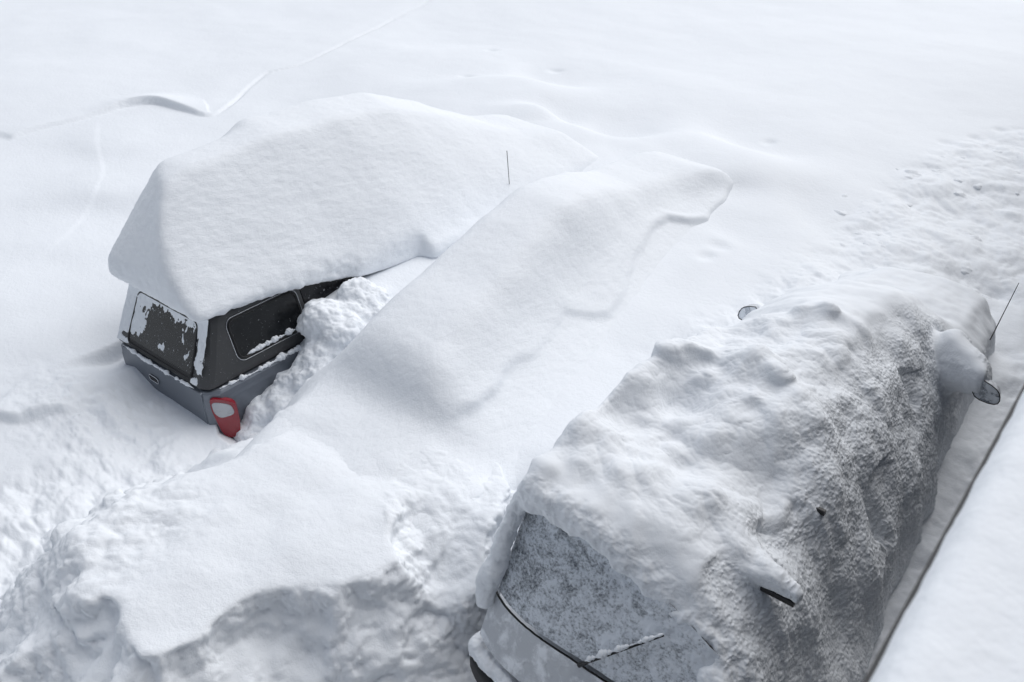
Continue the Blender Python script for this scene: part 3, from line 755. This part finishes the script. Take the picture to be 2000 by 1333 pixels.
# the rear hatch as a gently crowned panel: window, then trim, then lower panel
def hatch_grid(name, x0, x1, z0, z1, mat, parent, off, nx=150, nz=80, disp=0, seed=0, arch=0, corner=.1):
    u = np.linspace(0, 1, nx); v = np.linspace(0, 1, nz); U, W = np.meshgrid(u, v, indexing='ij')
    x = x0+(x1-x0)*U; zt = z1-arch*np.maximum(0, (U-.35)/.65)**2
    z = z0+(zt-z0)*W
    y = 3.27+.36*np.clip((z-1.40)/.62, -.3, 1.2)**1.15 if False else 3.28+.58*(z-1.42)+.12*((x+1.95)/.9)**4-off
    P = np.stack([x.ravel(), y.ravel(), z.ravel()], 1)
    nrm = np.array([0, -.865, .5])
    if disp: P = P+nrm*(disp*np.clip(.5+fbm(P, 22, 4, seed), 0, 2)+disp*1.2*fbm(P, 5, 3, seed+4)+disp*.6)[:, None]
    i = np.arange(nx-1)[:, None]*nz; j = np.arange(nz-1)[None, :]
    F = np.stack([i+j, i+nz+j, i+nz+j+1, i+j+1], -1).reshape(-1, 4)
    # back side and rim so the panel has thickness
    n = len(P); B = P-nrm*.03
    rim = np.concatenate([np.arange(nx)*nz, (nx-1)*nz+np.arange(nz), (np.arange(nx)*nz+nz-1)[::-1], np.arange(nz)[::-1]])
    rim = rim[np.concatenate([[True], np.diff(rim) != 0])]
    R = np.stack([rim[:-1], rim[:-1]+n, rim[1:]+n, rim[1:]], 1)
    o = link_mesh(name, np.vstack([P, B]), np.vstack([F, F[:, ::-1]+n, R]), mat, parent)
    o.data.materials.append(M['seal']); mi = np.zeros(len(o.data.polygons), np.int32); mi[len(F):] = 1; o.data.polygons.foreach_set('material_index', mi)
    return o
hatch_grid('rear_window', -2.87, -1.22, 1.43, 2.10, M['van_glass'], van, .0, 220, 110, .006, 3, arch=.26)
hatch_grid('rear_panel', -2.90, -1.18, 1.10, 1.405, M['white_paint'], van, .015, 120, 40, .003, 9)
bu = []
for k in range(41):
    x = -2.93+1.86*k/40; y = 3.16+.16*abs((x+2)/.93)**4; bu.append(np.array([(x, y-.08+a, .86+b) for a, b in rrect(-.10, .14, -.12, .10, .05, 4)]))
bumper = sections('bumper', bu, M['seal'], van, smooth=True)
wp = at_plane(1135, 1297, (0, 3.27, 1.42), np.array([0, -.865, .5])); wq = at_plane(1300, 1240, (0, 3.25, 1.42), np.array([0, -.865, .5]))
wn = np.array([0, -.865, .5])
wiper = tube('wiper', [wp+wn*.03, wp+(wq-wp)*.12+wn*.045, wq+wn*.03], [.02, .011, .006], M['black'], van)
snow_roll('wiper_snow', [wp+(wq-wp)*.08+wn*.04+[0, 0, .02], wq+wn*.03+[0, 0, .015]], .018, wiper, 11)
# roof rack bars
b0 = at_z(1440, 1120, 2.0); b1 = at_z(1552, 1180, 2.0)
def bar(yc, x1, z):
    return sections('roof_bar', [np.array([(x, yc+a, z+b) for a, b in rrect(-.02, .02, -.022, .022, .012, 3)]) for x in (-2.8, x1)], M['bar'], van)
bar(4.1, b1[0], 2.0)
c1 = at_x(1706, 930, -.93)
bar(c1[1], -1.17, min(2.0, c1[2]))
# mirrors
def mirror(outline, yq, dep, snowy):
    pts = np.array([at_y(a, b, yq) for a, b in outline])
    # smooth the outline
    for _ in range(1):
        pts = np.vstack([[.75*pts[i]+.25*pts[(i+1) % len(pts)], .25*pts[i]+.75*pts[(i+1) % len(pts)]] for i in range(len(pts))])
    c = pts.mean(0)
    back = c+(pts-c)*.8+[0, dep, .0]
    m = sections('door_mirror', [c+(back-c)*.3+[0, dep*.4, 0], back, pts+[0, .01, 0], pts], M['white_paint'], van)
    sections('mirror_glass', [c+(pts-c)*.93+[0, -.001, 0], c+(pts-c)*.90+[0, -.004, 0]], M['mirror'], m)
    tube('mirror_rim', pts+[0, -.004, 0], .0045, M['seal'], m, closed=True, sides=6)
    return m
mirror([(1898, 762), (1914, 738), (1945, 758), (1954, 772), (1952, 788), (1938, 791), (1905, 778)], 7.7, .10, True)
mirror([(1440, 620), (1446, 604), (1458, 598), (1482, 600), (1474, 622), (1455, 628)], 7.7, .10, True)
v0 = at_z(1946, 640, 1.5); v1 = at_plane(1990, 553, v0, np.array([0, 1, .3]))
tube('antenna', [v0-(v1-v0)*.3, v1], [.006, .0035], M['black'], van)

def rubble(name, label, lo, hi, spots, seed, loc, mat, h=.016, flat=1.0, emb=(-.45, .25)):
    v = Vol(lo, hi, h); r = np.random.RandomState(seed)
    pts = np.array([p[:2] for p in spots]); zz = ground(pts)
    for (x, y, rad), z in zip(spots, zz):
        v.ellipsoid((x, y, z+rad*flat*r.uniform(*emb)), (rad*r.uniform(.8, 1.5), rad*r.uniform(.8, 1.5), rad*flat*r.uniform(.6, 1.0)))
    v.blur(max(.03, h*1.8))
    def dd(V, n): return .016*billow(V, 6, 4, seed, .6)+.02*fbm(V, 4, 4, seed+9, .55)
    o = finish(name, v, mat, None, dd, loc=loc)
    o['label'] = label; o['category'] = 'snow pile'
    if emb[0] < -.5: o['kind'] = 'stuff'
    return o
r_ = np.random.RandomState(12); sp = []
for _ in range(85):
    t = r_.uniform(0, 1)**.9; y = 4.12+1.85*t; off = abs(r_.normal(0, .28))
    x = -7.02+.10*math.sin(y*7)+off; sp.append((min(x, -6.2), y, r_.uniform(.07, .2)*(1.15-.4*off)))
rubble('snow_pile', 'broken chunks of shovelled snow heaped against the side of the pickup', (-7.3, 3.6, .3), (-5.9, 6.4, 1.9), sp, 5, (-6.7, 4.8, .9), M['rough'])

r_ = np.random.RandomState(21); sp = []
for a, b, n_, sx, sy in [(1640, 450, 14, .25, .7), (1720, 400, 16, .3, .8), (1800, 330, 16, .35, .9), (1900, 290, 14, .4, .9), (1960, 350, 12, .3, .8), (1880, 420, 10, .35, .7), (1960, 470, 10, .3, .6), (1930, 545, 6, .12, .15), (1700, 470, 9, .3, .4)]:
    c = at_z(a, b, 1.05)
    for _ in range(int(n_*1.6)): sp.append((c[0]+r_.normal()*sx, c[1]+r_.normal()*sy, r_.uniform(.05, .15)))
rubble('snow_rubble', 'low ridge of trampled, crumbled snow in front of the van along the building', (-5.6, 6.6, .3), (1.2, 17.5, 1.75), sp, 15, (-1.5, 11, .9), M['rough'], .026, .62, (-.95, -.6))

# ------------------------------------------------------------------ front snow bank
BANK = line_z([(150, 1050), (215, 990), (290, 955), (360, 925), (440, 885), (520, 855), (640, 800), (760, 860), (840, 925), (790, 960), (772, 1000), (765, 1040), (775, 1090), (740, 1115), (660, 1140), (600, 1150), (540, 1165), (470, 1195), (400, 1225), (330, 1270), (260, 1260), (210, 1180), (150, 1120)], 1.48)
vb = Vol((-7.2, .2, .1), (-2.7, 5.0, 1.85), .018)
X, Y = np.meshgrid(vb.x, vb.y, indexing='ij')
P2 = np.stack([X.ravel(), Y.ravel()], 1); P3 = np.column_stack([P2, np.zeros(len(P2))])
wob = np.stack([fbm(P3, 1.5, 5, 201, .58), fbm(P3, 1.5, 5, 211, .58)], 1)*.125
sd = poly_sd(P2+wob, BANK)
top = 1.46+.04*np.exp(-((P2[:, 0]+5)/1)**2)-.14*ss(P2[:, 1], 3.3, 4.2)+.035*fbm(P3, 1.1, 3, 227)
frontness = ss(-P2[:, 1], -3.6, -2.4)
slope = np.interp(P2[:, 0], [-5.9, -5.2, -4.6], [.85, .95, 1.25])
hb = top-.13*ss(sd+.05*fbm(P3, 6, 3, 225), .0, .08)*ss(P2[:, 0], -5.3, -4.9)*ss(-P2[:, 1], -3.3, -3.0)-np.maximum(0, sd)*slope*(1+.35*fbm(P3, 1.4, 2, 221))
ledge = .78+.12*fbm(P3, 1.2, 3, 231)
hb = np.where(sd > .45, np.maximum(hb, np.minimum(ledge, 1.3-.45*sd)*ss(-P2[:, 1], -2.7, -2.2)*ss(P2[:, 0], -5.6, -5.0)), hb)
BLK = line_z([(800, 965), (850, 905), (960, 890), (1000, 950), (962, 1030), (940, 1090), (925, 1140), (880, 1165), (830, 1150), (790, 1090), (775, 1020)], 1.2)
sb = poly_sd(P2+wob*.6, BLK)
hb = np.maximum(hb, np.where(sb < .5, 1.315-.42*np.maximum(0, 4.0-P2[:, 1])-.02*ss(P2[:, 1], 3.9, 4.5)-np.maximum(0, sb)*2.6, 0))
ix = np.clip(((P2[:, 0]-vc.lo[0])/vc.h), 0, vc.n[0]-1).astype(int); iy = np.clip(((P2[:, 1]-vc.lo[1])/vc.h), 0, vc.n[1]-1).astype(int)
sk = Hsk[ix, iy]-np.interp(P2[:, 1], [3.3, 3.9, 4.3, 4.75], [.05, -.012, .01, .06])
sk = np.where((P2[:, 0] > vc.lo[0]) & (P2[:, 1] > 3.0), sk, 0)
hb = np.maximum(hb, sk)
vb.fill(np.where(P2[:, 1] > 4.75, 0, hb).reshape(X.shape), None)
rs = np.random.RandomState(9)
hbg = np.where(P2[:, 1] > 4.75, 0, hb).reshape(X.shape)
for _ in range(120):
    a, b = rs.uniform(120, 400), rs.uniform(930, 1330)
    c = at_z(a, b, 1.3); i_, j_ = int((c[0]-vb.lo[0])/vb.h), int((c[1]-vb.lo[1])/vb.h)
    if not (0 <= i_ < vb.n[0] and 0 <= j_ < vb.n[1]): continue
    z_ = hbg[i_, j_]
    if z_ > 1.38 or z_ < .3: continue
    r_ = rs.uniform(.05, .15)*(.6+.6*rs.uniform()); vb.ellipsoid((c[0], c[1], z_+r_*rs.uniform(-.7, -.1)), (r_*rs.uniform(.8, 1.5), r_*rs.uniform(.8, 1.5), r_*rs.uniform(.6, 1)))
vb.blur(.035)
def bd(V, n):
    steep = ss(1-n[:, 2], .12, .5)
    left = ss(-V[:, 0], 4.7, 5.4); sbv = poly_sd(V[:, :2], BLK)
    m = np.clip(.02+.85*steep+.35*(sbv < .1)+.5*left*ss(-V[:, 1], -2.9, -2.2), 0, 1)
    return .02*fbm(V, 1.4, 2, 241)+m*(.062*billow(V+.04*np.stack([perlin(V*2.3, 271), perlin(V*2.3, 272), perlin(V*2.3, 273)], 1), 1.9, 6, 251, .56)+.03*(.55-worley(V, 3.4, 6)))+(.002+.006*m)*fbm(V, 14, 3, 261)
bank = finish('snow_bank', vb, M['rough'], None, bd, loc=(-4.8, 2.6, .3))
bank['label'] = 'lumpy shovelled snow bank with a broken front face, behind the buried car'; bank['category'] = 'snow bank'

# ------------------------------------------------------------------ building at the right
bld = thing('building', 'dark building wall with a thick layer of snow on its roof edge beside the van', 'building', (.4, 6, 0))
def boxm(name, lo, hi, mat, parent):
    (x0, y0, z0), (x1, y1, z1) = lo, hi
    return sections(name, [np.array([(x0, y0, z), (x1, y0, z), (x1, y1, z), (x0, y1, z)]) for z in (z0, z1)], mat, parent)
boxm('wall', (-.02, -8, 0), (6, 30, 5.0), M['wall'], bld)
boxm('roof_edge', (-.132, -8.1, 5.003), (6, 30.1, 5.12), M['trim'], bld)
boxm('sky_block_wall', (4.0, -8, 5.123), (6, 30, 11), M['wall'], bld)  # unseen set-back storey, added to block sky light from the building side
xs = np.concatenate([np.linspace(0, 1, 16)**2*.5, np.linspace(.53, 4, 60)]); ys = np.linspace(-4, 14, 900)
XX, YY = np.meshgrid(xs, ys, indexing='ij')
q = np.stack([XX.ravel(), YY.ravel(), np.zeros(XX.size)], 1)
edge = -.122+.004*fbm(np.stack([np.zeros(len(ys)), ys, np.zeros(len(ys))], 1), 5, 4, 301)
zz = 5.24+.0*XX-.10*np.exp(-XX/.018)+.006*fbm(q, 1.2, 3, 311).reshape(XX.shape)
XL = XX+edge[None, :]
Vt = np.stack([XL.ravel(), YY.ravel(), zz.ravel()], 1)
nx, ny = XX.shape
i = np.arange(nx-1)[:, None]*ny; j = np.arange(ny-1)[None, :]
F = np.stack([i+j, i+ny+j, i+ny+j+1, i+j+1], -1).reshape(-1, 4)
Bt = Vt.copy(); Bt[:, 2] = 5.124; n = len(Vt)
rim = np.arange(ny); R = np.stack([rim[1:], rim[1:]+n, rim[:-1]+n, rim[:-1]], 1)
link_mesh('roof_snow', np.vstack([Vt, Bt]), np.vstack([F, F[:, ::-1]+n, R]), M['ledge'], bld)

# ------------------------------------------------------------------ light, sky, camera
EL = math.radians(52); AZ = math.radians(3)     # sun towards +Y and a little to the left
sd_ = Vector((math.sin(AZ)*math.cos(EL), math.cos(AZ)*math.cos(EL), math.sin(EL)))
w = bpy.data.worlds.new('World'); for_scene.world = w; w.use_nodes = True
nt = w.node_tree; bg = nt.nodes['Background']
sky = nt.nodes.new('ShaderNodeTexSky'); sky.sky_type = 'NISHITA'; sky.sun_disc = False
sky.sun_elevation = EL; sky.sun_rotation = AZ; sky.air_density = 1.0; sky.dust_density = 1.2; sky.ozone_density = 1.0
hs = nt.nodes.new('ShaderNodeHueSaturation'); hs.inputs['Saturation'].default_value = .42
nt.links.new(sky.outputs[0], hs.inputs['Color']); nt.links.new(hs.outputs[0], bg.inputs['Color'])
bg.inputs['Strength'].default_value = .08
sun = bpy.data.lights.new('sun', 'SUN'); sun.energy = 1.55; sun.angle = math.radians(72); sun.color = (1, .995, .985)
so = bpy.data.objects.new('sun', sun); COL.objects.link(so); so.rotation_euler = sd_.to_track_quat('Z', 'Y').to_euler()

cam = bpy.data.cameras.new('camera'); co = bpy.data.objects.new('camera', cam); COL.objects.link(co)
co.location = (0, 0, CAMZ); co.rotation_euler = (math.pi/2-PIT, 0, YAW)
cam.sensor_width = 36; cam.lens = FOC/2000*36; cam.clip_end = 2000; cam.clip_start = .05
cam.dof.use_dof = True; cam.dof.focus_distance = 8.0; cam.dof.aperture_fstop = 3.2
for_scene.camera = co
vs = for_scene.view_settings
vs.view_transform = 'Standard'; vs.look = 'None'; vs.exposure = 0.55; vs.gamma = 1
for o in for_scene.objects:
    if '_wl' in o: del o['_wl']
